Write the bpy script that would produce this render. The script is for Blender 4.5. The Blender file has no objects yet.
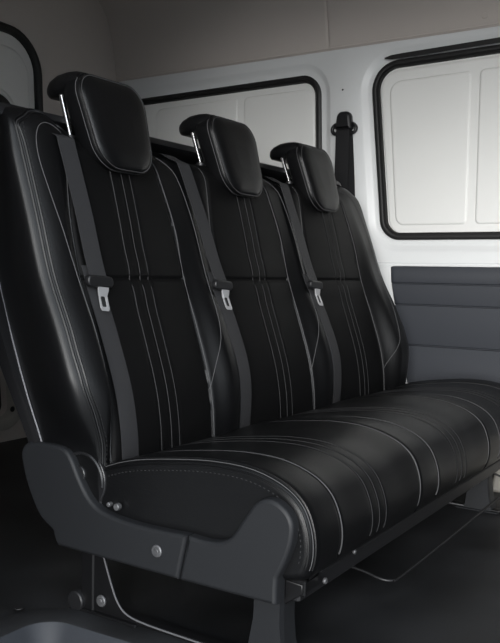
import bpy, math, random
from mathutils import Vector, Matrix

random.seed(7)
SC = bpy.context.scene
COL = SC.collection


# ------------------------------------------------------------------ helpers
def lerp(a, b, t):
    return a + (b - a) * t


def clamp(t, a=0.0, b=1.0):
    return max(a, min(b, t))


def sstep(a, b, x):
    t = clamp((x - a) / (b - a))
    return t * t * (3 - 2 * t)


def table(pts):
    """smooth (monotone-ish cubic) interpolation through (x, y) pairs"""
    xs = [p[0] for p in pts]
    ys = [p[1] for p in pts]
    n = len(xs)
    d = [(ys[i + 1] - ys[i]) / (xs[i + 1] - xs[i]) for i in range(n - 1)]
    m = [d[0]] + [0.5 * (d[i - 1] + d[i]) for i in range(1, n - 1)] + [d[-1]]

    def f(x):
        if x <= xs[0]:
            return ys[0] + m[0] * (x - xs[0])
        if x >= xs[-1]:
            return ys[-1] + m[-1] * (x - xs[-1])
        for i in range(n - 1):
            if x <= xs[i + 1]:
                h = xs[i + 1] - xs[i]
                t = (x - xs[i]) / h
                return ((2 * t ** 3 - 3 * t ** 2 + 1) * ys[i] + (t ** 3 - 2 * t ** 2 + t) * h * m[i]
                        + (-2 * t ** 3 + 3 * t ** 2) * ys[i + 1] + (t ** 3 - t ** 2) * h * m[i + 1])
    return f


def catmull(pts, n=8, closed=False):
    """Catmull-Rom through a list of tuples"""
    P = [Vector(p) for p in pts]
    out = []
    N = len(P)
    rng = N if closed else N - 1
    for i in range(rng):
        if closed:
            p0, p1, p2, p3 = P[(i - 1) % N], P[i], P[(i + 1) % N], P[(i + 2) % N]
        else:
            p0, p1, p2, p3 = P[max(i - 1, 0)], P[i], P[i + 1], P[min(i + 2, N - 1)]
        for k in range(n):
            t = k / n
            out.append(0.5 * ((2 * p1) + (p2 - p0) * t + (2 * p0 - 5 * p1 + 4 * p2 - p3) * t * t
                              + (3 * p1 - p0 - 3 * p2 + p3) * t ** 3))
    if not closed:
        out.append(P[-1].copy())
    return out


class MB:
    def __init__(self):
        self.v = []
        self.f = []
        self.m = []
        self.s = []

    def add(self, verts, faces, mi=0, smooth=True):
        b = len(self.v)
        self.v += [tuple(p) for p in verts]
        for f in faces:
            self.f.append(tuple(b + i for i in f))
            self.m.append(mi)
            self.s.append(smooth)

    def grid(self, rows, mi=0, close_u=False, close_v=False, smooth=True):
        nr, nc = len(rows), len(rows[0])
        verts = [p for r in rows for p in r]
        faces = []
        for i in range(nr if close_v else nr - 1):
            for j in range(nc if close_u else nc - 1):
                a = i * nc + j
                b = i * nc + (j + 1) % nc
                c = ((i + 1) % nr) * nc + (j + 1) % nc
                d = ((i + 1) % nr) * nc + j
                faces.append((a, b, c, d))
        self.add(verts, faces, mi, smooth)

    def loft(self, rings, mi=0, caps=True, smooth=True):
        """closed rings bridged; flat caps at both ends"""
        n = len(rings[0])
        verts = [p for r in rings for p in r]
        faces = []
        for i in range(len(rings) - 1):
            for j in range(n):
                a = i * n + j
                b = i * n + (j + 1) % n
                faces.append((a, b, b + n, a + n))
        if caps:
            self.add(verts, faces, mi, smooth)
            b = len(self.v) - len(verts)
            self.f.append(tuple(b + i for i in reversed(range(n))))
            self.f.append(tuple(b + i for i in range((len(rings) - 1) * n, len(rings) * n)))
            self.m += [mi, mi]
            self.s += [False, False]
            return
        self.add(verts, faces, mi, smooth)

    def tube(self, pts, r, n=6, mi=0, closed=False):
        P = [Vector(p) for p in pts]
        rings = []
        up = None
        N = len(P)
        for i, p in enumerate(P):
            if closed:
                t = (P[(i + 1) % N] - P[(i - 1) % N])
            else:
                t = (P[min(i + 1, N - 1)] - P[max(i - 1, 0)])
            if t.length < 1e-9:
                t = Vector((0, 0, 1))
            t.normalize()
            if up is None:
                up = t.orthogonal().normalized()
            up = (up - t * up.dot(t))
            if up.length < 1e-6:
                up = t.orthogonal()
            up.normalize()
            bi = t.cross(up)
            rr = r(i / max(1, N - 1)) if callable(r) else r
            rings.append([p + (up * math.cos(2 * math.pi * k / n) + bi * math.sin(2 * math.pi * k / n)) * rr
                          for k in range(n)])
        if closed:
            self.grid(rings, mi, close_u=True, close_v=True)
        else:
            self.loft(rings, mi)

    def dashes(self, pts, r, dash, gap, mi=0):
        """stitching: short tubes along a polyline"""
        P = [Vector(p) for p in pts]
        L = [0.0]
        for a, b in zip(P, P[1:]):
            L.append(L[-1] + (b - a).length)

        def at(s):
            for i in range(len(P) - 1):
                if s <= L[i + 1]:
                    t = (s - L[i]) / max(1e-9, L[i + 1] - L[i])
                    return P[i].lerp(P[i + 1], t)
            return P[-1]
        s = 0.0
        while s + dash < L[-1]:
            self.tube([at(s), at(s + dash * .5), at(s + dash)], r, 4, mi)
            s += dash + gap

    def box(self, lo, hi, bev=0.0, mi=0):
        x0, y0, z0 = lo
        x1, y1, z1 = hi
        if bev <= 0:
            v = [(x, y, z) for z in (z0, z1) for y in (y0, y1) for x in (x0, x1)]
            f = [(0, 2, 3, 1), (4, 5, 7, 6), (0, 1, 5, 4), (1, 3, 7, 5), (3, 2, 6, 7), (2, 0, 4, 6)]
            self.add(v, f, mi, False)
        else:
            def ring(i, z):
                return [(x0 + i + bev, y0 + i, z), (x1 - i - bev, y0 + i, z), (x1 - i, y0 + i + bev, z), (x1 - i, y1 - i - bev, z),
                        (x1 - i - bev, y1 - i, z), (x0 + i + bev, y1 - i, z), (x0 + i, y1 - i - bev, z), (x0 + i, y0 + i + bev, z)]
            self.loft([ring(bev, z0), ring(0, z0 + bev), ring(0, z1 - bev), ring(bev, z1)], mi, smooth=False)

    def plate(self, poly, axis, a, b, bev=0.003, mi=0):
        """polygon (2-D) extruded along an axis from a to b with a rounded edge"""
        if axis == 0:
            M = lambda u, v, w: (w, u, v)
        elif axis == 1:
            M = lambda u, v, w: (u, w, v)
        else:
            M = lambda u, v, w: (u, v, w)
        P = [Vector((p[0], p[1])) for p in poly]
        n = len(P)
        area = sum(P[i].x * P[(i + 1) % n].y - P[(i + 1) % n].x * P[i].y for i in range(n))
        if area < 0:
            P.reverse()

        def inset(d):
            out = []
            for i in range(n):
                p0, p1, p2 = P[i - 1], P[i], P[(i + 1) % n]
                e1 = (p1 - p0).normalized()
                e2 = (p2 - p1).normalized()
                n1 = Vector((-e1.y, e1.x))
                n2 = Vector((-e2.y, e2.x))
                k = n1 + n2
                k = k / max(0.35, k.dot(n1))
                out.append(p1 + k * d)
            return out
        sg = 1 if b > a else -1
        layers = []
        for t in (0, .35, .75, 1):
            ang = t * math.pi / 2
            layers.append((bev * (1 - math.sin(ang)), a + sg * bev * (1 - math.cos(ang))))
        layers2 = [(i, b - (w - a)) for i, w in reversed(layers)]
        rings = []
        for i, w in layers + layers2:
            rings.append([M(q.x, q.y, w) for q in inset(i)])
        self.loft(rings, mi)

    def disc(self, c, axis, r, h, n=20, mi=0, bev=0.0015):
        poly = [(c[(axis + 1) % 3] + r * math.cos(2 * math.pi * k / n), c[(axis + 2) % 3] + r * math.sin(2 * math.pi * k / n)) for k in range(n)]
        if axis == 1:
            poly = [(p[1], p[0]) for p in poly]
        self.plate(poly, axis, c[axis], c[axis] + h, bev, mi)

    def build(self, name, mats, parent=None):
        me = bpy.data.meshes.new(name)
        me.from_pydata(self.v, [], self.f)
        if not isinstance(mats, (list, tuple)):
            mats = [mats]
        for m in mats:
            me.materials.append(m)
        me.polygons.foreach_set('material_index', self.m)
        me.polygons.foreach_set('use_smooth', self.s)
        me.update()
        bm_fix(me)
        o = bpy.data.objects.new(name, me)
        COL.objects.link(o)
        if parent:
            o.parent = parent
            o.matrix_parent_inverse = world_of(parent).inverted()
        return o


def bm_fix(me):
    import bmesh
    bm = bmesh.new()
    bm.from_mesh(me)
    bmesh.ops.recalc_face_normals(bm, faces=bm.faces)
    for e in bm.edges:
        if len(e.link_faces) == 2 and e.calc_face_angle(0) > math.radians(48):
            e.smooth = False
    bm.to_mesh(me)
    bm.free()


def world_of(o):
    m = o.matrix_basis.copy()
    p = o
    while p.parent:
        m = p.parent.matrix_basis @ p.matrix_parent_inverse @ m
        p = p.parent
    return m


def tag(o, label=None, cat=None, group=None, kind=None):
    if label:
        o['label'] = label
    if cat:
        o['category'] = cat
    if group:
        o['group'] = group
    if kind:
        o['kind'] = kind
    return o


def empty(name, loc):
    o = bpy.data.objects.new(name, None)
    o.location = loc
    o.empty_display_size = .1
    COL.objects.link(o)
    return o


def structure(o):
    o['kind'] = 'structure'
    return o


# ------------------------------------------------------------------ materials
def mat(name, col, rough=.5, metal=0.0, bump=None, var=None, spec=.5, coat=0.0):
    m = bpy.data.materials.new(name)
    m.use_nodes = True
    nt = m.node_tree
    b = nt.nodes['Principled BSDF']
    b.inputs['Base Color'].default_value = (*col, 1)
    b.inputs['Roughness'].default_value = rough
    b.inputs['Metallic'].default_value = metal
    b.inputs['Specular IOR Level'].default_value = spec
    b.inputs['Coat Weight'].default_value = coat
    tc = nt.nodes.new('ShaderNodeTexCoord')
    if bump:
        sc, st, kind = bump
        if kind == 'voronoi':
            t = nt.nodes.new('ShaderNodeTexVoronoi')
            t.inputs['Scale'].default_value = sc
            out = t.outputs['Distance']
        elif kind == 'wave':
            t = nt.nodes.new('ShaderNodeTexWave')
            t.inputs['Scale'].default_value = sc
            t.bands_direction = 'DIAGONAL'
            out = t.outputs['Fac']
        else:
            t = nt.nodes.new('ShaderNodeTexNoise')
            t.inputs['Scale'].default_value = sc
            t.inputs['Detail'].default_value = 4
            out = t.outputs['Fac']
        nt.links.new(tc.outputs['Object'], t.inputs['Vector'])
        bp = nt.nodes.new('ShaderNodeBump')
        bp.inputs['Strength'].default_value = st
        bp.inputs['Distance'].default_value = .002
        nt.links.new(out, bp.inputs['Height'])
        nt.links.new(bp.outputs['Normal'], b.inputs['Normal'])
    if var:
        sc, amt = var
        n = nt.nodes.new('ShaderNodeTexNoise')
        n.inputs['Scale'].default_value = sc
        n.inputs['Detail'].default_value = 5
        nt.links.new(tc.outputs['Object'], n.inputs['Vector'])
        r = nt.nodes.new('ShaderNodeValToRGB')
        r.color_ramp.elements[0].position = .3
        r.color_ramp.elements[1].position = .7
        r.color_ramp.elements[0].color = (*[c * (1 - amt) for c in col], 1)
        r.color_ramp.elements[1].color = (*[min(1, c * (1 + amt)) for c in col], 1)
        nt.links.new(n.outputs['Fac'], r.inputs['Fac'])
        nt.links.new(r.outputs['Color'], b.inputs['Base Color'])
    return m


LEATHER = mat('black_leather', (.0032, .0033, .0037), .38, bump=(420, .10, 'voronoi'), spec=.32)
MATTE = mat('black_perforated_leather', (.0034, .0034, .0036), .55, bump=(900, .15, 'voronoi'), spec=.12)
STITCH = mat('grey_stitching', (.06, .06, .062), .7)
STITCH2 = mat('dim_stitching', (.018, .018, .019), .7)
PIPING = mat('light_piping', (.20, .20, .21), .55)
WEB = mat('belt_webbing', (.029, .029, .031), .6, bump=(900, .25, 'wave'), spec=.35)
DARKWEB = mat('black_belt_webbing', (.012, .012, .013), .65, bump=(900, .25, 'wave'), spec=.25)
GLOSS = mat('oiled_black_steel', (.012, .012, .013), .28)
PLASTIC = mat('charcoal_plastic', (.013, .0138, .0155), .52, bump=(600, .06, 'noise'), spec=.3)
BLACKPL = mat('black_plastic', (.010, .010, .011), .4)
RUBBER = mat('black_rubber', (.008, .008, .008), .55)
CHROME = mat('chrome_steel', (.75, .75, .76), .22, 1.0)
STEEL = mat('pressed_steel', (.40, .40, .41), .45, .35)
ZINC = mat('zinc_bolt', (.16, .16, .165), .45, .7, var=(60, .3))
DARKSTEEL = mat('black_painted_steel', (.005, .005, .0055), .4, spec=.3)
EDGE = mat('pale_steel_edge', (.11, .11, .115), .4)
RAIL = mat('grey_painted_rail', (.008, .008, .009), .45)
WHITE = mat('white_van_paint', (.66, .67, .67), .38, var=(2.5, .03))
WHITEP = mat('white_blanking_panel', (.72, .72, .70), .45, var=(2.0, .03))
GREYTRIM = mat('slate_grey_trim', (.027, .030, .037), .6, bump=(500, .05, 'noise'))
LINER = mat('taupe_headliner', (.50, .455, .42), .85, bump=(300, .06, 'noise'), var=(1.3, .06))
FLOORM = mat('dark_vinyl_floor', (.016, .0165, .018), .5, bump=(260, .12, 'noise'), var=(4, .6))
STEPM = mat('blue_grey_step', (.022, .025, .031), .65, bump=(300, .1, 'noise'))  # paler blue-grey puts the outside daylight into the tray's colour
BEIGE = mat('warm_grey_panel', (.40, .38, .34), .6)
BLOCKERM = mat('dark_blocker', (.03, .03, .032), .9, var=(3, .2))  # for the added slab that blocks sky light
TAUPE = mat('dark_taupe_panel', (.20, .19, .17), .6)
GROUND = mat('asphalt_ground', (.28, .28, .28), .9, var=(6, .25))

# ------------------------------------------------------------------ camera
cam = bpy.data.cameras.new('camera')
camo = bpy.data.objects.new('camera', cam)
COL.objects.link(camo)
cam.sensor_width = 36
cam.sensor_fit = 'AUTO'
cam.lens = 46.023
cam.clip_start = .01
RT = Vector((.54148627, -.84050048, .01875001))
DN = Vector((-.03831271, -.04694983, -.99816224))
FW = Vector((.83983615, .53977278, -.05762454))
camo.matrix_world = Matrix(((RT.x, -DN.x, -FW.x, -1.245), (RT.y, -DN.y, -FW.y, 0), (RT.z, -DN.z, -FW.z, .72), (0, 0, 0, 1)))
SC.camera = camo

# ================================================================== THE VAN
XW = 1.75      # far side wall
YR = 2.70      # rear doors
YF = -1.3      # front bulkhead
XN = -.30      # near side wall
ZT = 1.632     # top of the wall / edge of the headliner


# ---- far side wall: pressed sheet with two window openings -----------------
def rrect(c, rad, n=10):
    """closed outline of a 4-corner (u, v) polygon with rounded corners; starts lower left, counter-clockwise"""
    P = [Vector(p) for p in c]
    out = []
    for i in range(4):
        p0, p1, p2 = P[i - 1], P[i], P[(i + 1) % 4]
        a = (p0 - p1).normalized()
        b = (p2 - p1).normalized()
        r = rad[i] if isinstance(rad, (list, tuple)) else rad
        s, e = p1 + a * r, p1 + b * r
        for k in range(n + 1):
            t = k / n
            # quadratic-ish corner close to a circular arc
            w = math.sqrt(.5)
            den = (1 - t) ** 2 + 2 * w * t * (1 - t) + t * t
            out.append((s * (1 - t) ** 2 + p1 * (2 * w * t * (1 - t)) + e * t * t) / den)
    return out


def offs(outline, d):
    n = len(outline)
    out = []
    for i in range(n):
        p0, p1, p2 = outline[i - 1], outline[i], outline[(i + 1) % n]
        e = p2 - p0
        e.normalize()
        out.append(p1 + Vector((e.y, -e.x)) * d)      # outward for a counter-clockwise outline
    return out


def cellrect(outline, c, lo, hi):
    """push each outline point out onto the rectangle lo..hi along rays from c, snapping the nearest ones to the corners"""
    out = []
    for p in outline:
        d = p - c
        t = 1e9
        for k in (0, 1):
            if d[k] > 1e-9:
                t = min(t, (hi[k] - c[k]) / d[k])
            elif d[k] < -1e-9:
                t = min(t, (lo[k] - c[k]) / d[k])
        out.append(c + d * t)
    for q in ((lo[0], lo[1]), (hi[0], lo[1]), (hi[0], hi[1]), (lo[0], hi[1])):
        q = Vector(q)
        j = min(range(len(out)), key=lambda i: (out[i] - q).length)
        out[j] = q
    return out


def on_wall(p, d):
    return (XW - d, p.x, p.y)       # outline coordinates: x = world y, y = world z


# window outlines (world y, world z): measured outer edge of the rubber seal
W1 = rrect([(.45, .864), (1.325, .864), (1.390, 1.551), (.42, 1.568)], [.10, .075, .115, .1])
W2 = rrect([(1.588, .868), (2.60, .868), (2.62, 1.530), (1.612, 1.541)], [.09, .09, .06, .085])


def wall_cell(mb, W, lo, hi):
    c = sum(W, Vector((0, 0))) / len(W)
    rings = [
        [on_wall(p, 0) for p in cellrect(offs(W, .055), c, lo, hi)],
        [on_wall(p, 0) for p in offs(W, .050)],
        [on_wall(p, -.004) for p in offs(W, .042)],
        [on_wall(p, -.014) for p in offs(W, .028)],
        [on_wall(p, -.017) for p in offs(W, .018)],
        [on_wall(p, -.017) for p in offs(W, -.010)],
        [on_wall(p, -.045) for p in offs(W, -.012)],
    ]
    n = len(rings[0])
    v = [p for r in rings for p in r]
    f = []
    for i in range(len(rings) - 1):
        for j in range(n):
            a, b = i * n + j, i * n + (j + 1) % n
            f.append((a, b, b + n, a + n))
    mb.add(v, f, 0, True)


YM = 1.475
YD = .34       # forward of this an unseen dark lining is added to darken seat reflections
wall = MB()
wall_cell(wall, W1, (YD, .775), (YM, ZT))
wall_cell(wall, W2, (YM, .775), (YR, ZT))
# below the belt line the sheet steps back a little, then runs down to the floor
wall.grid([[(XW - d, y, z) for y in (YD, YM, YR)] for d, z in ((0, .775), (-.004, .771), (-.004, .768), (.001, .764), (.001, -.02))])
# outer skin closes the shell
wall.grid([[(XW + .06, y, z) for y in (YF, YR)] for z in (-.02, ZT + .05)])
wl = structure(wall.build('wall_right', WHITE))
lin = MB()  # dark box out of view, added so the leather reflects dark
lin.box((XW - .02, YF, -.02), (XW + .06, YD, ZT))
structure(lin.build('trim_10', BLACKPL))


def window(idx, W, ribs):
    pm = MB()
    inner = offs(W, -.006)
    D = -.024
    # flat sheet that blanks the opening
    v = [on_wall(p, D) for p in inner]
    pm.add(v, [tuple(range(len(v)))], 0, False)
    # embossed fields standing slightly proud of the sheet
    for c, r, h0 in ribs:
        R = rrect(c, r, 6)
        rings = [[on_wall(p, D + h0 + h) for p in offs(R, o)] for h, o in ((.0002, .006), (.0035, .002), (.0048, 0), (.0050, -.003))]
        n = len(rings[0])
        v = [p for q in rings for p in q]
        f = []
        for i in range(len(rings) - 1):
            for j in range(n):
                a, b = i * n + j, i * n + (j + 1) % n
                f.append((a, b, b + n, a + n))
        f.append(tuple(range((len(rings) - 1) * n, len(rings) * n)))
        pm.add(v, f, 0, True)
    o = structure(pm.build('window_%d' % idx, WHITEP))
    sm = MB()
    prof = [(0.000, -.018), (.001, -.008), (-.004, -.003), (-.012, -.002), (-.017, -.004), (-.0185, -.010), (-.021, -.010), (-.024, -.008), (-.027, -.012), (-.028, -.026)]
    rows = [[on_wall(p, d) for p in offs(W, o_)] for o_, d in prof]
    sm.grid(rows, 0, close_u=True)
    s = sm.build('window_seal', RUBBER, o)
    s['label'] = 'black rubber window seal'
    return o


window(1, W1, [
    ([(.48, .890), (1.290, .890), (1.352, 1.512), (.48, 1.528)], [.02, .05, .075, .02], .000),
    ([(.994, .925), (1.265, .925), (1.308, 1.470), (.994, 1.476)], [.012, .03, .045, .012], .005),
    ([(.52, .925), (.952, .925), (.952, 1.477), (.52, 1.484)], [.012, .012, .012, .012], .005),
])
window(2, W2, [
    ([(1.63, .918), (1.985, .918), (1.985, 1.478), (1.652, 1.482)], [.03, .015, .015, .04], 0),
    ([(2.03, .918), (2.46, .918), (2.48, 1.472), (2.03, 1.478)], [.015, .03, .04, .015], 0),
])

# drip slot above the front window
t = MB()
slot = [(y, lerp(1.563, 1.585, (1.327 - y) / .95)) for y in (1.327, 1.315, 1.30, 1.25, 1.2, 1.0, .6, .38)]
t.grid([[(XW - .003, y, z - .010 * clamp((1.335 - y) / .04, .1, 1)) for y, z in slot], [(XW - .0035, y, z + .009 * clamp((1.335 - y) / .04, .1, 1)) for y, z in slot]], 0)
structure(t.build('trim_1', RUBBER))

# grey lower trim panels with horizontal grooves
def trim_panel(idx, y0, y1, lean):
    t = MB()
    zs = []
    edges = [.762, .695, .614, .460, .24]
    prof = []                      # (z, proud)
    for i, z in enumerate(edges):
        if i == 0:
            prof += [(z, .001), (z - .0015, .008), (z - .005, .011)]
        elif i == len(edges) - 1:
            prof += [(z + .004, .012), (z, .001)]
        else:
            prof += [(z + .006, .012), (z + .0025, .010), (z + .001, .0035), (z - .001, .0035), (z - .003, .0135), (z - .008, .0125)]

    def yend(z):
        e = y1 + lean * (z - .762)
        r = .022
        if z > .762 - r:
            e -= r - math.sqrt(max(0, r * r - (z - (.762 - r)) ** 2))
        return e
    rows = []
    for z, d in prof:
        e = yend(z)
        rows.append([(XW - .001, e, z), (XW - d * .6 - .001, e - .001, z), (XW - d - .001, e - .005, z)]
                    + [(XW - d - .001, lerp(e - .02, y0, k / 4), z) for k in range(5)] + [(XW - .001, y0, z)])
    t.grid(rows)
    structure(t.build('trim_%d' % idx, GREYTRIM))


trim_panel(2, .35, 1.284, .205)
trim_panel(3, 1.372, 2.55, 0)

# small holes / plugs in the white pillar
t = MB()
for y, z in ((1.505, 1.462),):
    t.disc((XW - .002, y, z), 0, .004, .004, 12)
structure(t.build('trim_4', BLACKPL))


# ---- ceiling: taupe liner ---------------------------------------------------
LP = catmull([(1.772, 1.634, 0), (1.752, 1.632, 0), (1.742, 1.628, 0), (1.724, 1.735, 0), (1.700, 1.830, 0), (1.640, 1.940, 0), (1.50, 2.02, 0), (1.2, 2.055, 0), (.75, 2.065, 0), (.2, 2.055, 0), (XN - .06, 2.03, 0)], 5)
c = MB()
ys = [YF, -.5, 0, .5, 1.0, 1.50, 1.558, 1.564, 1.568, 1.5695, 1.571, 1.575, 1.581, 1.64, 1.9, 2.2, 2.4, YR + .05]
rows = []
for p in LP:
    row = []
    for y in ys:
        g = .005 * math.exp(-((y - 1.5695) / .004) ** 2) if p.y > 1.629 and p.x < 1.745 else 0
        row.append((p.x + g, y, p.y + g * .3))
    rows.append(row)
c.grid(rows)
c.grid([[(x, y, 2.15) for y in (YF - .1, YR + .1)] for x in (XN - .1, XW + .1)])
c.grid([[(XW + .05, y, z) for y in (YF - .1, YR + .1)] for z in (1.6, 2.15)])
structure(c.build('ceiling', LINER))
t = MB()
t.disc((1.7365, .937, 1.663), 0, .011, -.004, 20, bev=.002)
b_ = structure(t.build('trim_5', LINER))
t = MB()
t.tube([(1.742, y, ZT - .003) for y in (YF, 0, 1, 2, YR)], .0035, 6)
structure(t.build('trim_6', LINER))

# ---- floor ------------------------------------------------------------------
fl = MB()
NX, NY = -.048, 1.262        # inner corner of the step well
R_ = .085
cor = [(NX - R_ + R_ * math.cos(a), NY - R_ + R_ * math.sin(a)) for a in [math.radians(9 * k) for k in range(11)]]
outline = [(XW, YF), (XW, YR), (XN, YR), (XN, NY)] + [(p[0], p[1]) for p in reversed(cor)] + [(NX + .03, .6), (NX + .03, YF)]
n = len(outline)
fl.add([(x, y, 0) for x, y in outline] + [(x, y, -.03) for x, y in outline],
       [tuple(range(n)), tuple(reversed(range(n, 2 * n)))] + [(i, (i + 1) % n, n + (i + 1) % n, n + i) for i in range(n)], 0, False)
structure(fl.build('floor', FLOORM))
# raised rim around the step and the recessed tread
st = MB()
path = [(XN, NY)] + list(reversed(cor)) + [(NX + .008, 1.0), (NX + .03, .6), (NX + .03, YF)]
path = [Vector((p[0], p[1])) for p in path]
def poff(path, d):
    out = []
    for i, p in enumerate(path):
        e = (path[min(i + 1, len(path) - 1)] - path[max(i - 1, 0)]).normalized()
        out.append(p + Vector((-e.y, e.x)) * d)
    return out
rim = [(.056, .0005), (.052, .004), (.046, .006), (-.014, .006), (-.018, .004)]
st.grid([[(p.x, p.y, z) for p in poff(path, d)] for d, z in rim], 1)
st.grid([[(p.x, p.y, z) for p in poff(path, d)] for d, z in [(-.018, .004), (-.021, -.001), (-.026, -.012), (-.036, -.04), (-.044, -.075), (-.052, -.085)]])
inn = poff(path, -.052)
st.add([(p.x, p.y, -.085) for p in inn] + [(XN - .02, YF, -.085)], [tuple(range(len(inn) + 1))], 0, False)
structure(st.build('trim_7', [STEPM, FLOORM]))
t = MB()
t.disc((-.075, 1.318, .0062), 2, .011, .003, 16, bev=.001)
structure(t.build('trim_8', BLACKPL))

# warm grey wheel-arch box on the far side of the floor
t = MB()
t.plate([(.44, .0), (.792, .0), (.775, .10), (.75, .235), (.46, .235)], 0, 1.50, XW, .012)
structure(t.build('trim_9', TAUPE))

# ---- rear wall with door window --------------------------------------------
rw = MB()
WR = rrect([(.42, .93), (1.305, .93), (1.262, 1.712), (.45, 1.735)], [.1, .1, .16, .1])
c0 = sum(WR, Vector((0, 0))) / len(WR)
def on_rear(p, d):
    return (p.x, YR - d, p.y)
rings = [[on_rear(p, 0) for p in cellrect(offs(WR, .05), c0, (XN, .42), (XW, 2.1))]] + \
    [[on_rear(p, d) for p in offs(WR, o)] for o, d in ((.045, 0), (.025, -.012), (.015, -.016), (-.010, -.016), (-.012, -.04))]
nn = len(rings[0])
rw.add([p for r in rings for p in r], [(i * nn + j, i * nn + (j + 1) % nn, (i + 1) * nn + (j + 1) % nn, (i + 1) * nn + j)
                                       for i in range(len(rings) - 1) for j in range(nn)], 0, True)
# lower half of the rear door with a rounded pocket
LR = rrect([(.30, .10), (1.115, .10), (1.09, .40), (.30, .40)], [.05, .05, .02, .05])
c1 = sum(LR, Vector((0, 0))) / len(LR)
rings = [[on_rear(p, 0) for p in cellrect(offs(LR, .04), c1, (XN, -.02), (XW, .42))]] + \
    [[on_rear(p, d) for p in offs(LR, o)] for o, d in ((.02, 0), (.005, -.004), (-.005, -.03), (-.01, -.06))]
rw.add([p for r in rings for p in r], [(i * nn + j, i * nn + (j + 1) % nn, (i + 1) * nn + (j + 1) % nn, (i + 1) * nn + j)
                                       for i in range(len(rings) - 1) for j in range(nn)], 0, True)
rw.grid([[(x, YR + .08, z) for x in (XN, XW)] for z in (-.02, 2.15)])
structure(rw.build('wall_back', LINER))
pm = MB()
v = [on_rear(p, -.022) for p in offs(WR, -.004)]
pm.add(v, [tuple(range(len(v)))], 0, False)
R = rrect([(.55, 1.0), (1.24, 1.0), (1.205, 1.63), (.55, 1.65)], [.08, .06, .10, .08], 8)
pm.loft([[on_rear(p, d) for p in offs(R, o)] for o, d in ((.006, -.022), (0, -.018), (-.004, -.017))], 0)
w3 = structure(pm.build('window_3', WHITEP))
sm = MB()
sm.grid([[on_rear(p, d) for p in offs(WR, o)] for o, d in ((.004, -.016), (.005, -.004), (-.006, .004), (-.018, .002), (-.026, -.006), (-.028, -.024))], 0, close_u=True)
sm.build('window_seal', RUBBER, w3)
# dark oval grip recess near the bottom of the rear pane
gm = MB()
el = [Vector((1.02 + .10 * math.cos(2 * math.pi * k / 40), 1.362 + .075 * math.sin(2 * math.pi * k / 40))) for k in range(40)]
gm.loft([[on_rear(p, d) for p in offs(el, o)] for o, d in ((.030, -.018), (.020, -.006), (.004, -.004), (0, -.010))], 0)
g = gm.build('door_grip_surround', WHITEP, w3)
gm = MB()
gm.loft([[on_rear(p, d) for p in offs(el, o)] for o, d in ((0, -.012), (-.002, -.002), (-.006, .0))], 0)
gm.build('door_grip', RUBBER, w3)

# white lower frame of the rear door
t = MB()
t.grid([[on_rear(p, d) for p in offs(LR, o)] for o, d in ((.052, .0), (.050, .010), (.042, .014), (.008, .014), (.0, .008), (-.006, -.05))], 0, close_u=True)
t.disc((1.10, YR - .0145, .135), 1, .012, -.002, 14, mi=1, bev=.0005)
v = [on_rear(p, -.055) for p in LR]
t.add(v, [tuple(range(len(v)))], 1, False)
structure(t.build('door_1', [BEIGE, RUBBER]))

# ---- near side wall: the open sliding door leaves the opening the light comes through
nw = MB()
OY0, OY1, OZ = -1.05, 1.26, 1.60
nw.box((XN - .06, OY1, -.4), (XN, YR, 2.12))
nw.box((XN - .06, YF, -.4), (XN, OY0, 2.12))
nw.box((XN - .06, OY0, OZ), (XN, OY1, 2.12))
structure(nw.build('wall_left', WHITE))
# ---- front: closed bulkhead behind the cab
fw = MB()
fw.box((XN, YF - .05, -.02), (XW, YF, 2.12))
structure(fw.build('wall_front', GREYTRIM))
gr = MB()
gr.add([(-14, -14, -.45), (14, -14, -.45), (14, 14, -.45), (-14, 14, -.45)], [(0, 1, 2, 3)], 0, False)
structure(gr.build('ground', GROUND))
# unseen dark slab, added on the camera's left to block the sky
bw = MB()
bw.box((-3.4, .2, -.45), (-3.2, 9, 5))
structure(bw.build('sky_blocker', BLOCKERM))

# ================================================================== THE BENCH SEAT
bench = tag(empty('bench_seat', (.8, 1.0, 0)), 'three-place black leather bench seat with headrests and grey belts', 'seat')

PITCH = .52
base_f = table([(.20, 1.138), (.31, 1.151), (.38, 1.156), (.46, 1.170), (.58, 1.208), (.705, 1.252), (.83, 1.282), (.93, 1.309), (1.05, 1.345)])
back_f = table([(.20, 1.285), (.352, 1.331), (.532, 1.401), (.719, 1.462), (.90, 1.485), (1.08, 1.49)])
bol_f = table([(.20, -.012), (.31, -.016), (.48, -.034), (.60, -.030), (.72, -.018), (.90, -.006), (1.05, 0)])
ZB, ZTOP = .235, 1.020


def side_back(z):
    """x of the rear edge of the near side face"""
    return lerp(-.006, -.012, clamp((z - .33) / .45))


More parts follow.
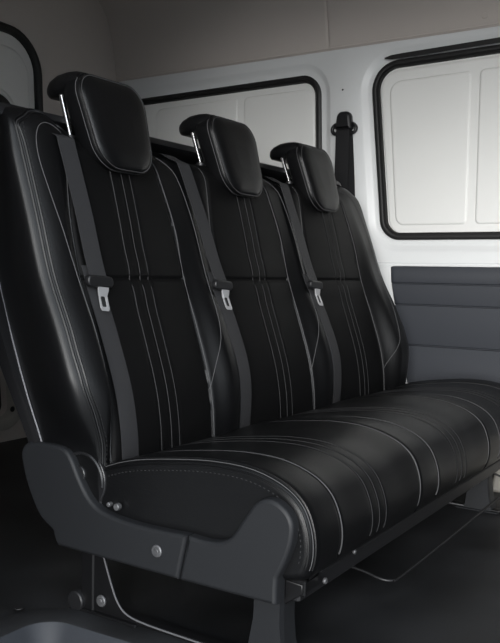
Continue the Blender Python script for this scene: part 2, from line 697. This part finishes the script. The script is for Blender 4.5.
class Back:
    def __init__(self, k):
        self.k = k
        self.xl = k * PITCH + (-.052 if k == 0 else -.004)
        self.xr = (k + 1) * PITCH - .010
        self.c = k * PITCH + .212
        self.hw = .178                 # half width of the centre panel
        if k == 2:
            self.xr = 1.612
            self.c = k * PITCH + .205
        self.rl = (.085, .028) if k == 0 else (.045, .034)     # (rx, ry) of the front-left edge
        self.rr = (.085, .060) if k == 2 else (.050, .034)

    def edges(self, z):
        xl, xr = self.xl, self.xr
        t = clamp((z - (self.top(xl) - .06)) / .06)
        sh = .034 * (1 - math.sqrt(max(0, 1 - t * t)))
        if self.k == 0:
            xl = lerp(-.004, xl, sstep(.33, .52, z))
        return xl + sh, xr - sh

    def top(self, x):
        zt = ZTOP
        if self.k == 0:
            zt += .054 * (1 - sstep(.02, .13, x))
        if self.k == 2:
            zt += .030 * sstep(1.40, 1.50, x)
        return zt

    def panel_half(self, z, side):
        h = self.hw
        h -= .030 * sstep(.80, 1.03, z)
        return h

    def front(self, x, z, groove=True):
        xl, xr = self.edges(z)
        y = base_f(z)
        u = abs(x - self.c)
        h = self.panel_half(z, 0)
        s = sstep(h - .004, h + (.03 if self.k == 0 and x < self.c else .065), u)
        b = bol_f(z)
        if self.k == 2 and x > self.c:
            b *= 1.7
        y += b * s
        # centre panel: slightly domed
        if u < h:
            y -= .010 * (1 - (u / h) ** 2)
        # edge rounding
        rx, ry = self.rl
        t = clamp((rx - (x - xl)) / rx)
        y += ry * (t ** 2.3 if self.k == 0 else 1 - math.sqrt(max(0, 1 - t * t)))
        rx, ry = self.rr
        t = clamp((rx - (xr - x)) / rx)
        y += ry * (1 - math.sqrt(max(0, 1 - t * t)))
        # top rounding
        zt = self.top(x)
        t = clamp((z - (zt - .055)) / .055)
        y += .050 * (1 - math.sqrt(max(0, 1 - t * t)))
        if groove:
            g = math.exp(-((u - h) / .0045) ** 2)
            y += .007 * g
            if u < h + .004:
                y += .005 * math.exp(-((z - .705) / .0045) ** 2)
                # horizontal roll above and below the cross seam
                y -= .004 * math.exp(-((z - .735) / .03) ** 2) + .004 * math.exp(-((z - .675) / .03) ** 2)
                for du in (-.036, 0, .036):
                    y += .0025 * math.exp(-((x - self.c - du) / .003) ** 2)
        return y

    def surf(self, x, z, d=.0):
        return (x, self.front(x, z) - d, z)


def seam(mb, B, pts, r, d, mi, n=10, dash=None):
    P = catmull([(p[0], p[1], 0) for p in pts], n)
    q = [B.surf(p.x, p.y, d) for p in P]
    if dash:
        mb.dashes(q, r, dash[0], dash[1], mi)
    else:
        mb.tube(q, r, 5, mi)


backs = []
for k in range(3):
    B = Back(k)
    backs.append(B)
    mb = MB()
    us = []
    N = 150
    for i in range(N + 1):
        t = i / N
        us.append(.5 - .5 * math.cos(math.pi * t) * (.35 + .65 * abs(math.cos(math.pi * t)) ** .2) if False else t)
    # denser near both edges
    us = sorted(set([round(.5 - .5 * math.cos(math.pi * t), 5) * .5 + t * .5 for t in us]))
    zs = [lerp(ZB, .655, i / 34) for i in range(34)] + [lerp(.655, .755, i / 40) for i in range(40)] + \
         [lerp(.755, .965, i / 18) for i in range(18)] + [.965 + .055 * math.sin(math.pi / 2 * i / 16) for i in range(17)]
    rings = []
    for z in zs:
        frac = clamp((z - .965) / .055)
        ring_f = []
        xl, xr = B.edges(min(z, 1.020) + (B.top(B.xl) - ZTOP) * frac)
        for u in us:
            x = lerp(xl, xr, u)
            zz = z + (B.top(x) - ZTOP) * frac
            ring_f.append((x, B.front(x, zz), zz))
        yb = back_f(z)
        def sidept(x, y0, s):
            zz = z + (B.top(x) - ZTOP) * frac
            return (x, lerp(y0, yb, s), zz)
        bk = []
        xr_, xl_ = ring_f[-1], ring_f[0]
        for s in (.2, .5, .8, .93):
            bk.append(sidept(xr_[0], xr_[1], s))
        for s in range(9):
            x = lerp(xr_[0] - .012, (side_back(z) + .004 if k == 0 else xl_[0] + .012), s / 8)
            bk.append((x, yb, z + (B.top(x) - ZTOP) * frac))
        for s in (.96, .9, .8, .68, .56, .44, .33, .23, .15, .08, .035):
            q = sidept(xl_[0], xl_[1], s)
            if k == 0:
                bul = sstep(.33, .45, z) * (1 - .5 * frac)
                q = (lerp(xl_[0], side_back(z), s) - bul * .024 * math.sin(math.pi * s ** .62) ** .8, q[1], q[2])
            bk.append(q)
        rings.append(ring_f + bk)
    # top: pull the last ring back to the rear to close the pad
    last = rings[-1]
    nf = len(us)
    for s, dz in ((.35, .004), (.7, .004)):
        rings.append([(p[0], lerp(p[1], back_f(1.03), s) if i < nf else lerp(p[1], back_f(1.03), s), p[2] + dz) for i, p in enumerate(last)])
    mb.loft(rings, 0)
    nr = len(rings[0])
    for i in range(len(zs) - 1):
        for j in range(nf - 1):
            p = rings[i][j]
            if abs(p[0] - B.c) < B.panel_half(p[2], 0):
                mb.m[i * nr + j] = 4
    # seams --------------------------------------------------------------
    c_, c0_ = B.c, B.c
    def vline(dx, z0, z1, r, d, mi, dash=None, nn=40):
        q = []
        for i in range(nn + 1):
            z = lerp(z0, z1, i / nn)
            if abs(z - .705) < .008:
                pass
            q.append(B.surf(c_ + dx, z, d))
        if dash:
            mb.dashes(q, r, *dash, mi)
        else:
            mb.tube(q, r, 5, mi)
    for dx in (-.036, 0, .036):
        vline(dx + (.0035 if dx <= 0 else -.0035), .26, .998, .0010, .0000, 2)
    for sgn in (-1, 1):
        q = []
        for i in range(61):
            z = lerp(.25, 1.005, i / 60)
            q.append(B.surf(c_ + sgn * (B.panel_half(z, 0) + .005), z, .0005))
        mb.tube(q, .0013, 5, 1)
    # wing seam on the right bolster: leaves the panel line low down and swings out
    if k < 2:
        w = [(c_ + .178, .43), (c_ + .206, .50), (c_ + .236, .575), (c_ + .250, .66), (c_ + .253, .76), (c_ + .246, .88), (c_ + .226, .965), (c_ + .19, 1.012)]
    else:
        w = [(c_ + .185, .40), (c_ + .225, .47), (c_ + .262, .55), (c_ + .285, .64), (c_ + .290, .76), (c_ + .283, .90), (c_ + .255, .985), (c_ + .20, 1.025)]
    seam(mb, B, w, .0011, .0006, 1)
    if k == 0:
        # outer seam of the near bolster: a dark double roll with stitches beside it
        zz = [.25, .30, .36, .42, .48, .54, .60, .66, .72, .78, .84, .90, .95, .99, 1.015, 1.035]
        P = [(B.edges(z)[0] + .002, z) for z in zz] + [(-.022, 1.054), (-.002, 1.066), (.026, 1.066), (.056, 1.052), (.086, 1.032)]
        for dxx, rr, mi in ((.001, .0026, 0), (.0095, .0024, 0), (.0052, .0010, 2)):
            q = []
            for i_, p in enumerate(P):
                f_ = sstep(.98, 1.06, p[1]) if i_ < 17 else 1
                q.append((p[0] + dxx * (1 - .6 * f_), p[1] - dxx * f_))
            seam(mb, B, q, rr, .001, mi, 6)
        seam(mb, B, [(p[0] + .0145, p[1]) for p in P[:-5]], .0008, .0006, 2, 6, dash=(.005, .005))
        # inner seam of the near bolster, arched at the top
        P = [(.040, .28), (.030, .40), (.016, .54), (.010, .68), (.0, .78), (-.012, .87), (-.020, .95), (-.016, 1.000), (.0, 1.030), (.030, 1.036), (.070, 1.014)]
        seam(mb, B, P, .0011, .0005, 1)
        # pale piping down the rear edge of the near side
        q = []
        for i_ in range(31):
            z = lerp(.31, 1.0, i_ / 30)
            q.append((side_back(z) - .0052 * sstep(.33, .45, z) - .001, back_f(z) - .006, z))
        mb.tube(q, .0018, 6, 3)
    mb.build('backrest', [LEATHER, STITCH, STITCH2, PIPING, MATTE], bench)

# ---- hard back shell behind the three backrests
sh = MB()
rings = []
for x, e in ((-.056, .012), (-.050, .004), (-.03, 0), (.8, 0), (1.53, 0), (1.548, .006), (1.555, .016)):
    ring = []
    outl = []
    for z in (.25, .35, .53, .72, .90, 1.02):
        outl.append((back_f(z) - .004, z))
    outl += [(1.478, 1.035), (1.420, 1.045), (1.398, 1.058), (1.404, 1.072), (1.424, 1.079), (1.48, 1.080), (1.520, 1.070), (1.538, 1.045)]
    for z in (.90, .72, .53, .35, .25):
        outl.append((back_f(z) + .045, z))
    cy = sum(p[0] for p in outl) / len(outl)
    rings.append([(x + (.045 * (1 - sstep(.36, .66, p[1])) if x < 0 else 0), p[0] + (0 if e == 0 else -e * (1 if p[0] > back_f(min(p[1], 1.0)) + .02 else 0)), p[1] - (e if p[1] > 1.04 else 0)) for p in outl])
sh.loft(rings, 0)
sh.build('back_panel', BLACKPL, bench)

# ---- seat cushions ---------------------------------------------------------
prof0 = [(1.225, .185), (1.222, .255), (1.180, .307), (1.085, .343), (.945, .365), (.855, .371), (.785, .366), (.725, .347),
         (.686, .318), (.667, .280), (.661, .238), (.668, .200), (.690, .176), (.76, .168), (.95, .166), (1.14, .168)]
PR = catmull([(p[0], p[1], 0) for p in prof0], 7, closed=True)
PR = [Vector((p.x, p.y)) for p in PR]
PN = []
for i in range(len(PR)):
    e = (PR[(i + 1) % len(PR)] - PR[i - 1]).normalized()
    PN.append(Vector((e.y, -e.x)))
# make the normals point outwards
cc = Vector((.93, .26))
if sum((PR[i] - cc).dot(PN[i]) for i in range(len(PR))) < 0:
    PN = [-q for q in PN]
TOPI = [i for i, p in enumerate(PR) if p.y > .196 and p.x < 1.215 and (p.y > .2)]


def cush_mod(x, i, xl, xr, cx, outer_l, outer_r):
    """offset along the profile normal at x"""
    top = sstep(.20, .33, PR[i].y) * (1 - sstep(1.05, 1.2, PR[i].x))
    u = abs(x - cx)
    d = 0.0
    d += (.007 * sstep(.11, .24, u) - .007) * top
    env = sstep(.74, .90, PR[i].x) * (1 - sstep(1.08, 1.2, PR[i].x)) * (1 if PR[i].y > .2 else 0)
    for xb in (.53, 1.05, 1.56):
        d += .003 * env * math.exp(-((x - xb) / .055) ** 2)
    for du in ((-.17, .17) if outer_r else (-.17,)):
        d -= .004 * math.exp(-((x - cx - du) / .005) ** 2) * (1 if PR[i].y > .2 else 0)
    for du in (-.034, 0, .034):
        d -= .0018 * math.exp(-((x - cx - du) / .0035) ** 2) * (1 if PR[i].y > .2 else 0)
    r = .030 if outer_l else .010
    t = clamp((r - (x - xl)) / r)
    d -= (.018 if outer_l else .007) * (1 - math.sqrt(max(0, 1 - t * t)))
    r = .06 if outer_r else .010
    t = clamp((r - (xr - x)) / r)
    d -= (.035 if outer_r else .007) * (1 - math.sqrt(max(0, 1 - t * t)))
    return d


CX = [.285, .800, 1.315]
CL = [0.0, .515, 1.035]
CR = [.513, 1.033, 1.60]
for k in range(3):
    xl, xr, cx = CL[k], CR[k], CX[k]
    f = lambda x, i: cush_mod(x, i, xl, xr, cx, k == 0, k == 2)
    mb = MB()
    xs_ = sorted(set([lerp(xl, xr, j / 110) for j in range(111)] + [xl + .03 * (1 - math.cos(math.pi / 2 * j / 8)) for j in range(9)]
                     + [xr - .05 * (1 - math.cos(math.pi / 2 * j / 8)) for j in range(9)]))
    rings = []
    for x in xs_:
        rings.append([(x, *(PR[i] + PN[i] * f(x, i))) for i in range(len(PR))])
    mb.loft(rings, 0)

    def sline(x, r, d, mi, i0=None, i1=None, dash=None):
        idx = [i for i in TOPI]
        idx = idx[(i0 or 0):(i1 if i1 else len(idx))]
        q = [Vector((x, *(PR[i] + PN[i] * (f(x, i) + d)))) for i in idx]
        q = catmull([tuple(p) for p in q], 3)
        if dash:
            mb.dashes(q, r, *dash, mi)
        else:
            mb.tube(q, r, 5, mi)
    for du in (-.034, 0, .034):
        sline(cx + du + .003, .0010, .0, 2, 6)
    sline(cx - .17 + .004, .0013, .0005, 1, 3)
    if k == 2:
        sline(cx + .17 - .004, .0013, .0005, 1, 3)
    if k == 0:
        sline(xl + .002, .0024, .0015, 0)
        sline(xl + .014, .0022, .001, 0)
        sline(xl + .008, .0010, .002, 1)
        # pale stitches on the side face just under the roll
        q = [Vector((xl - .0006, *(PR[i] + PN[i] * (f(xl, i) - .006)))) for i in TOPI]
        mb.dashes(catmull([tuple(p) for p in q], 3), .0008, .004, .006, 2)
    else:
        sline(xl + .001, .0013, .001, 1)
    mb.build('seat_cushion', [LEATHER, STITCH, STITCH2], bench)


# ---- headrests ---------------------------------------------------------------
def headrest(cx, dz, w):
    mb = MB()
    # front pad: rounded trapezoid lofted through its thickness, leaning back with the seat
    hw = w / 2
    zt, zb = 1.160 + dz, .938 + dz
    out2 = rrect([(cx - hw + .026, zb), (cx + hw - .026, zb), (cx + hw, zt - .004), (cx - hw, zt - .004)], [.058, .058, .058, .058], 10)
    cen = sum(out2, Vector((0, 0))) / len(out2)

    def at(p, y):
        return (p.x, y - .022 + (p.y - zb) * .30, p.y)
    Y0 = 1.292
    rings = []
    for s, y in ((.30, 1.284), (.62, 1.2855), (.80, 1.288), (.90, 1.2925), (.95, 1.2965), (.972, 1.300), (.985, 1.3015), (1.0, 1.309), (1.0, 1.328), (.985, 1.345), (.95, 1.357), (.85, 1.365), (.5, 1.368)):
        rings.append([at(cen + (p - cen) * s, y) for p in out2])
    mb.loft(rings, 0)
    # piping round the face and a stitched second seam
    q = [at(cen + (p - cen) * .983, 1.2992) for p in out2]
    mb.tube(q, .0022, 6, 1, closed=True)
    q = [at(cen + (p - cen) * .972, 1.2975) for p in out2]
    mb.tube(q, .0009, 5, 2, closed=True)
    q = [at(cen + (p - cen) * 1.001, 1.3125) for p in out2]
    mb.tube(q, .0010, 5, 2, closed=True)
    o = mb.build('headrest', [LEATHER, LEATHER, STITCH], bench)
    # rearward arm at the top that carries the rods
    ar = MB()
    rings = []
    for y, zc, hz, hx in ((1.350, 1.122, .026, hw - .020), (1.37, 1.125, .028, hw - .017), (1.395, 1.126, .028, hw - .017), (1.425, 1.124, .027, hw - .019),
                          (1.452, 1.121, .022, hw - .028), (1.466, 1.118, .017, hw - .037), (1.473, 1.117, .009, hw - .048)):
        rr = min(hz * .95, .03)
        R = rrect([(cx - hx, zc + .010 + dz - hz), (cx + hx, zc + .010 + dz - hz), (cx + hx, zc + .010 + dz + hz), (cx - hx, zc + .010 + dz + hz)], rr, 6)
        rings.append([(p.x, y, p.y) for p in R])
    ar.loft(rings, 0)
    ar.build('headrest_arm', LEATHER, o)
    for s in (-1, 1):
        r = MB()
        x = cx + s * .082
        P0, P1 = Vector((x, 1.418, 1.118 + dz)), Vector((x, 1.372, .985))
        r.tube([P0.lerp(P1, i / 6) for i in range(7)], .0062, 12)
        ro = r.build('headrest_rod', CHROME, o)
        ro['label'] = 'polished chrome rod'
        g = MB()
        g.disc((x, 1.386, 1.02), 2, .013, .010, 16)
        g.build('rod_guide', BLACKPL, o)


headrest(.216, .012, .234)
headrest(.722, .003, .236)
headrest(1.220, -.004, .234)


# ---- seat belts ---------------------------------------------------------------
def strip(mb, pts, w, th=.0016, mi=0, fold=0.0):
    """flat webbing along pts (x, y, z); width runs along world x"""
    rings = []
    for i, p in enumerate(pts):
        ww = w
        rings.append([(p[0] - ww / 2, p[1], p[2]), (p[0] - ww / 4, p[1] - fold, p[2]), (p[0], p[1] - fold * .4, p[2]), (p[0] + ww / 4, p[1] - fold, p[2]), (p[0] + ww / 2, p[1], p[2]),
                      (p[0] + ww / 2, p[1] + th, p[2]), (p[0] + ww / 4, p[1] + th - fold, p[2]), (p[0], p[1] + th - fold * .4, p[2]), (p[0] - ww / 4, p[1] + th - fold, p[2]), (p[0] - ww / 2, p[1] + th, p[2])])
    mb.loft(rings, mi)


def any_front(x, z):
    ys = []
    for B in backs:
        if B.xl - .001 <= x <= B.xr + .001:
            ys.append(B.front(x, z, False))
    return min(ys) if ys else base_f(z) + .03


def seat_belt(xt, zt, xm, zm, xb, zb):
    def fr(x, z, w=.022):
        return min(any_front(x + d, z) for d in (-w, -w / 2, 0, w / 2, w))
    up = []
    # over the top edge, then taut to the tongue
    yt = fr(xt, min(zt, 1.0)) 
    up.append((xt - .006, 1.41, zt + .020))
    up.append((xt - .005, 1.390, zt + .026))
    up.append((xt - .003, 1.372, zt + .022))
    up.append((xt - .001, 1.352, zt + .010))
    n = 26
    for i in range(n + 1):
        t = i / n
        x, z = lerp(xt, xm, t), lerp(zt, zm, t)
        up.append((x, min(fr(x, z), fr(x, max(z - .02, .3))) - .004 - .006 * t, z))
    mb = MB()
    P = catmull(up, 3)
    # smooth the depth so the webbing hangs straight
    for _ in range(12):
        P = [P[0]] + [Vector((P[i].x, min(P[i].y, (P[i - 1].y + P[i + 1].y) / 2 + 0), P[i].z)) for i in range(1, len(P) - 1)] + [P[-1]]
    strip(mb, [tuple(p) for p in P], .051)
    lo = []
    n = 36
    for i in range(n + 1):
        t = i / n
        z = lerp(zm + .03, zb, t)
        x = lerp(xm - .004, xb, t) + .004 * math.sin(math.pi * t)
        lo.append((x, fr(x, z) - .0025, z))
    strip(mb, lo, .052, fold=.0015)
    o = mb.build('seat_belt', WEB, bench)
    o['label'] = 'grey webbing'
    # tongue: moulded black bar round the webbing and a slotted steel plate
    yc = P[-1].y - .001
    tb = MB()
    R = rrect([(xm - .041, zm - .014), (xm + .037, zm - .019), (xm + .036, zm + .006), (xm - .041, zm + .011)], .011, 6)
    tb.plate([(p.x, p.y) for p in R], 1, yc + .007, yc - .009, .004)
    tb.build('tongue_grip', BLACKPL, o)
    tp = MB()
    # plate outline with a slot, hanging a little to the right
    a = -.10
    def T(u, v):
        return (xm + .006 + u * math.cos(a) - v * math.sin(a), zm - .016 + u * math.sin(a) + v * math.cos(a))
    outer = [(-.016, .002), (-.0155, -.008), (-.0125, -.018), (-.0125, -.046), (-.009, -.051), (.009, -.051), (.0125, -.046), (.0125, -.018), (.0155, -.008), (.016, .002)]
    inner = [(-.0065, -.020), (-.0072, -.022), (-.0078, -.024), (-.0078, -.040), (-.006, -.0425), (.006, -.0425), (.0078, -.040), (.0078, -.024), (.0072, -.022), (.0065, -.020)]
    n = len(outer)
    v = []
    for dy in (-.003, 0):
        for ring in (outer, inner):
            for p in ring:
                q = T(*p)
                v.append((q[0], min(yc - .004, fr(xm, q[1]) - .009) + dy - .0008 * (zm - q[1]) / .05, q[1]))
    f = []
    for i in range(n - 1):
        f.append((i, i + 1, n + i + 1, n + i))
        f.append((2 * n + i, 3 * n + i, 3 * n + i + 1, 2 * n + i + 1))
    f.append((0, n, 2 * n - 1, n - 1))
    f.append((2 * n, 3 * n - 1, 4 * n - 1, 3 * n))
    for i in range(n):
        j = (i + 1) % n
        f.append((i, 2 * n + i, 2 * n + j, j))
        f.append((n + i, n + j, 3 * n + j, 3 * n + i))
    tp.add(v, f, 0, False)
    to = tp.build('tongue_plate', STEEL, o)
    to['label'] = 'slotted steel plate'


seat_belt(.052, 1.010, .066, .702, .076, .29)
seat_belt(.472, 1.006, .508, .694, .524, .29)
seat_belt(.988, 1.004, 1.004, .694, 1.040, .29)

# ---- side covers and hardware ----------------------------------------------------
XS = -.022


def smooth_poly(pts, n=5):
    return [(p.x, p.y) for p in catmull([(a, b, 0) for a, b in pts], n, closed=True)]


def corner_poly(segs, n=6):
    """list of smooth runs joined by hard corners"""
    out = []
    for s in segs:
        P = catmull([(a, b, 0) for a, b in s], n)
        q = [(p.x, p.y) for p in P]
        if out and (Vector(out[-1]) - Vector(q[0])).length < 1e-6:
            q = q[1:]
        out += q
    if (Vector(out[-1]) - Vector(out[0])).length < 1e-6:
        out.pop()
    return out


rear_poly = corner_poly([
    [(.940, .135), (1.086, .136), (1.262, .138)],
    [(1.262, .138), (1.270, .150), (1.276, .168)],
    [(1.276, .168), (1.318, .195), (1.350, .245), (1.368, .290), (1.373, .325), (1.355, .346), (1.316, .351), (1.256, .350),
     (1.227, .334), (1.200, .290), (1.170, .252), (1.128, .231), (1.040, .222), (.920, .224)],
    [(.920, .224), (.930, .180), (.940, .135)],
])
front_poly = corner_poly([
    [(.937, .135), (.83, .135), (.722, .136)],
    [(.722, .136), (.722, .160), (.721, .184)],
    [(.721, .184), (.706, .215), (.694, .250), (.691, .285), (.705, .309), (.734, .323), (.765, .315), (.792, .281), (.818, .243), (.844, .227), (.878, .222), (.917, .224)],
    [(.917, .224), (.927, .180), (.937, .135)],
])
m = MB()
m.plate(rear_poly, 0, XS, .012, .007)
ro = m.build('side_cover', PLASTIC, bench)
m = MB()
m.plate(front_poly, 0, XS, .016, .007)
fo = m.build('side_cover', PLASTIC, bench)
m = MB()
m.disc((XS + .001, .990, .181), 0, .0125, -.0045, 20, bev=.002)
m.disc((XS - .0035, .990, .181), 0, .0060, -.002, 6, bev=.0006)
m.build('bolt', ZINC, ro)
# recliner hinge between the cover and the backrest
m = MB()
m.disc((-.004, 1.205, .285), 0, .062, .012, 32, bev=.003)
m.tube([(-.006, 1.205 + .056 * math.cos(a), .285 + .056 * math.sin(a)) for a in [math.radians(x) for x in range(60, 190, 8)]], .0035, 6)
m.disc((-.010, 1.215, .295), 0, .020, .010, 20, bev=.003)
m.build('recliner_hinge', GLOSS, bench)
m = MB()
m.disc((-.016, 1.103, .246), 0, .0075, .012, 10, bev=.002)
m.build('bolt', ZINC, bench)
m = MB()
m.disc((-.012, 1.128, .246), 0, .005, .012, 10, bev=.002)
m.build('bolt', ZINC, bench)

# seat frame under the cushions
m = MB()
m.box((.03, .75, .120), (1.57, 1.20, .172), .006)
m.build('seat_frame', DARKSTEEL, bench)
m = MB()
m.box((.020, .697, .132), (1.56, .722, .166), .004)
m.build('front_rail', RAIL, bench)
# exposed front bracket at the near end
m = MB()
m.plate([(.728, .122), (.690, .150), (.690, .168), (.735, .172), (.78, .172), (.78, .122)], 0, .018, .085, .003)
m.box((.020, .686, .146), (.030, .716, .176), .002)
m.tube([(.05, .694, .17), (.05, .682, .181), (.05, .690, .190), (.05, .702, .188)], .003, 6)
m.build('front_bracket', DARKSTEEL, bench)
for c_, r_ in (((.072, .686, .186), .007), ((.225, .69, .172), .005), ((.092, .686, .155), .006)):
    m = MB()
    m.disc(c_, 1, r_, -.006, 12)
    m.build('bolt', ZINC, bench)


def leg_assembly(x, sgn):
    # rear leg: gusseted plate with a foot
    m = MB()
    poly = corner_poly([
        [(1.218, .150), (1.214, .08), (1.212, .020)],
        [(1.212, .020), (1.215, .008), (1.205, .004)],
        [(1.205, .004), (1.06, .004)],
        [(1.06, .004), (1.06, .014)],
        [(1.06, .014), (1.090, .022), (1.112, .040), (1.130, .075), (1.160, .150)],
        [(1.160, .150), (1.218, .150)],
    ], 4)
    m.plate(poly, 0, x, x + .006, .0015)
    m.box((x - .004, 1.178, .004), (x + .028, 1.214, .14), .003)
    m.box((x - .012, 1.055, .0005), (x + .05, 1.225, .010), .003)
    # rolled edge in a paler grey
    ed = catmull([(x, 1.161, .150), (x, 1.131, .075), (x, 1.113, .041), (x, 1.091, .023), (x, 1.05, .015), (x, .96, .012), (x, .80, .010)], 6)
    m.tube(ed, .0019, 6, 1)
    lo = m.build('leg', [DARKSTEEL, EDGE], bench)
    b = MB()
    b.disc((x - .0005, 1.155, .036), 0, .0125, -.006, 16, bev=.002)
    b.disc((x - .006, 1.155, .036), 0, .006, -.003, 6, bev=.0008)
    b.build('bolt', ZINC, lo)
    f = MB()
    f.disc((x - .014, 1.222, .022), 0, .022, .040, 20, bev=.004)
    f.build('foot', BLACKPL, lo)
    # floor runner joining the two legs
    r = MB()
    r.plate([(1.07, .002), (.62, .002), (.62, .008), (.80, .013), (1.07, .016)], 0, x + .002, x + .035, .002)
    r.build('floor_runner', DARKSTEEL, bench)
    # front leg: pressed column flaring to the floor
    m = MB()
    rings = []
    for z, ya, yb in ((.003, .712, .800), (.020, .716, .796), (.05, .724, .792), (.09, .728, .784), (.145, .728, .782)):
        rings.append([(x + .000, ya, z), (x + .000, yb, z), (x + .012, yb + .002, z), (x + .055, yb + .002, z), (x + .055, ya, z), (x + .012, ya - .002, z)])
    m.loft(rings, 0, smooth=False)
    m.box((x - .008, .690, .0005), (x + .07, .825, .006), .002)
    m.build('leg', PLASTIC, bench)


leg_assembly(.004, 1)
leg_assembly(1.255, -1)

# release bar: bent wire along the front under the cushions
m = MB()
pts = [(.37, .86, .105), (.37, .80, .088), (.37, .735, .080), (.368, .690, .072), (.380, .668, .070), (.41, .662, .071), (.7, .660, .076), (1.0, .658, .083), (1.25, .656, .088), (1.32, .66, .09), (1.335, .69, .093), (1.335, .76, .115)]
m.tube(catmull(pts, 6), .0032, 8)
m.tube(catmull([(.37, .86, .105), (.37, .875, .12), (.372, .868, .14)], 4), .004, 8)
m.build('release_bar', RAIL, bench)
m = MB()
m.box((.345, .855, .10), (.36, .905, .165), .002)
m.build('bar_bracket', DARKSTEEL, bench)
m = MB()
m.box((.98, .77, .10), (1.06, .80, .125), .003)
m.build('bar_bracket', DARKSTEEL, bench)

# ================================================================== belt on the wall
sb = tag(empty('wall_seat_belt', (XW, 1.497, 1.0)), 'black shoulder belt hanging from a white pillar between the two windows', 'seat belt')
m = MB()
R = rrect([(1.448, 1.298), (1.522, 1.298), (1.514, 1.371), (1.456, 1.371)], [.008, .008, .022, .022], 6)
m.plate([(p.x, p.y) for p in R], 0, XW - .001, XW - .034, .012)
m.build('anchor_cover', BLACKPL, sb)
m = MB()
ring = rrect([(1.432, 1.286), (1.540, 1.286), (1.536, 1.322), (1.436, 1.322)], [.018, .018, .018, .018], 8)
m.tube([(XW - .018, p.x, p.y) for p in ring], .0075, 8, closed=True)
m.build('belt_guide', BLACKPL, sb)
m = MB()
w = .030
P = catmull([(XW - .014, 1.486, 1.312), (XW - .026, 1.486, 1.300), (XW - .030, 1.486, 1.28), (XW - .029, 1.488, 1.15), (XW - .028, 1.490, 1.0), (XW - .022, 1.492, .80), (XW - .018, 1.494, .40)], 5)
rings = [[(p.x, p.y - w, p.z), (p.x - .0015, p.y, p.z), (p.x, p.y + w, p.z), (p.x + .0015, p.y + w, p.z), (p.x, p.y, p.z), (p.x + .0015, p.y - w, p.z)] for p in P]
m.loft(rings, 0)
# second run of webbing going down behind the first
P = catmull([(XW - .012, 1.484, 1.31), (XW - .008, 1.480, 1.28), (XW - .008, 1.470, 1.15), (XW - .008, 1.460, .95), (XW - .006, 1.46, .5)], 5)
rings = [[(p.x, p.y - w * .9, p.z), (p.x, p.y + w * .6, p.z), (p.x + .002, p.y + w * .6, p.z), (p.x + .002, p.y - w * .9, p.z)] for p in P]
m.loft(rings, 0)
m.build('webbing', DARKWEB, sb)

# ================================================================== LIGHT
wd = bpy.data.worlds.new('World')
SC.world = wd
wd.use_nodes = True
nt = wd.node_tree
bg = nt.nodes['Background']
bg.inputs['Color'].default_value = (.86, .93, 1.0, 1)
bg.inputs['Strength'].default_value = 1.5


def portal(loc, rot, sx, sy):
    L = bpy.data.lights.new('daylight_portal', 'AREA')
    L.shape = 'RECTANGLE'
    L.size, L.size_y = sx, sy
    L.cycles.is_portal = True
    o = bpy.data.objects.new('daylight_portal', L)
    o.location = loc
    o.rotation_euler = rot
    COL.objects.link(o)


portal((XN - .03, (OY0 + OY1) / 2, .55), (0, -math.pi / 2, 0), 1.9, OY1 - OY0)

sl = bpy.data.lights.new('hazy_sun', 'SUN')
sl.energy = 2.45
sl.angle = math.radians(34)
sl.color = (1.0, .985, .96)
so = bpy.data.objects.new('hazy_sun', sl)
so.rotation_euler = Vector((1, .38, -.15)).to_track_quat('-Z', 'Y').to_euler()
so.location = (-3, -1, 1.5)
COL.objects.link(so)

SC.view_settings.view_transform = 'Standard'
SC.view_settings.look = 'None'
SC.view_settings.gamma = 1
SC.view_settings.use_curve_mapping = False
SC.view_settings.exposure = 1.0
SC.cycles.use_denoising = True
SC.cycles.max_bounces = 8
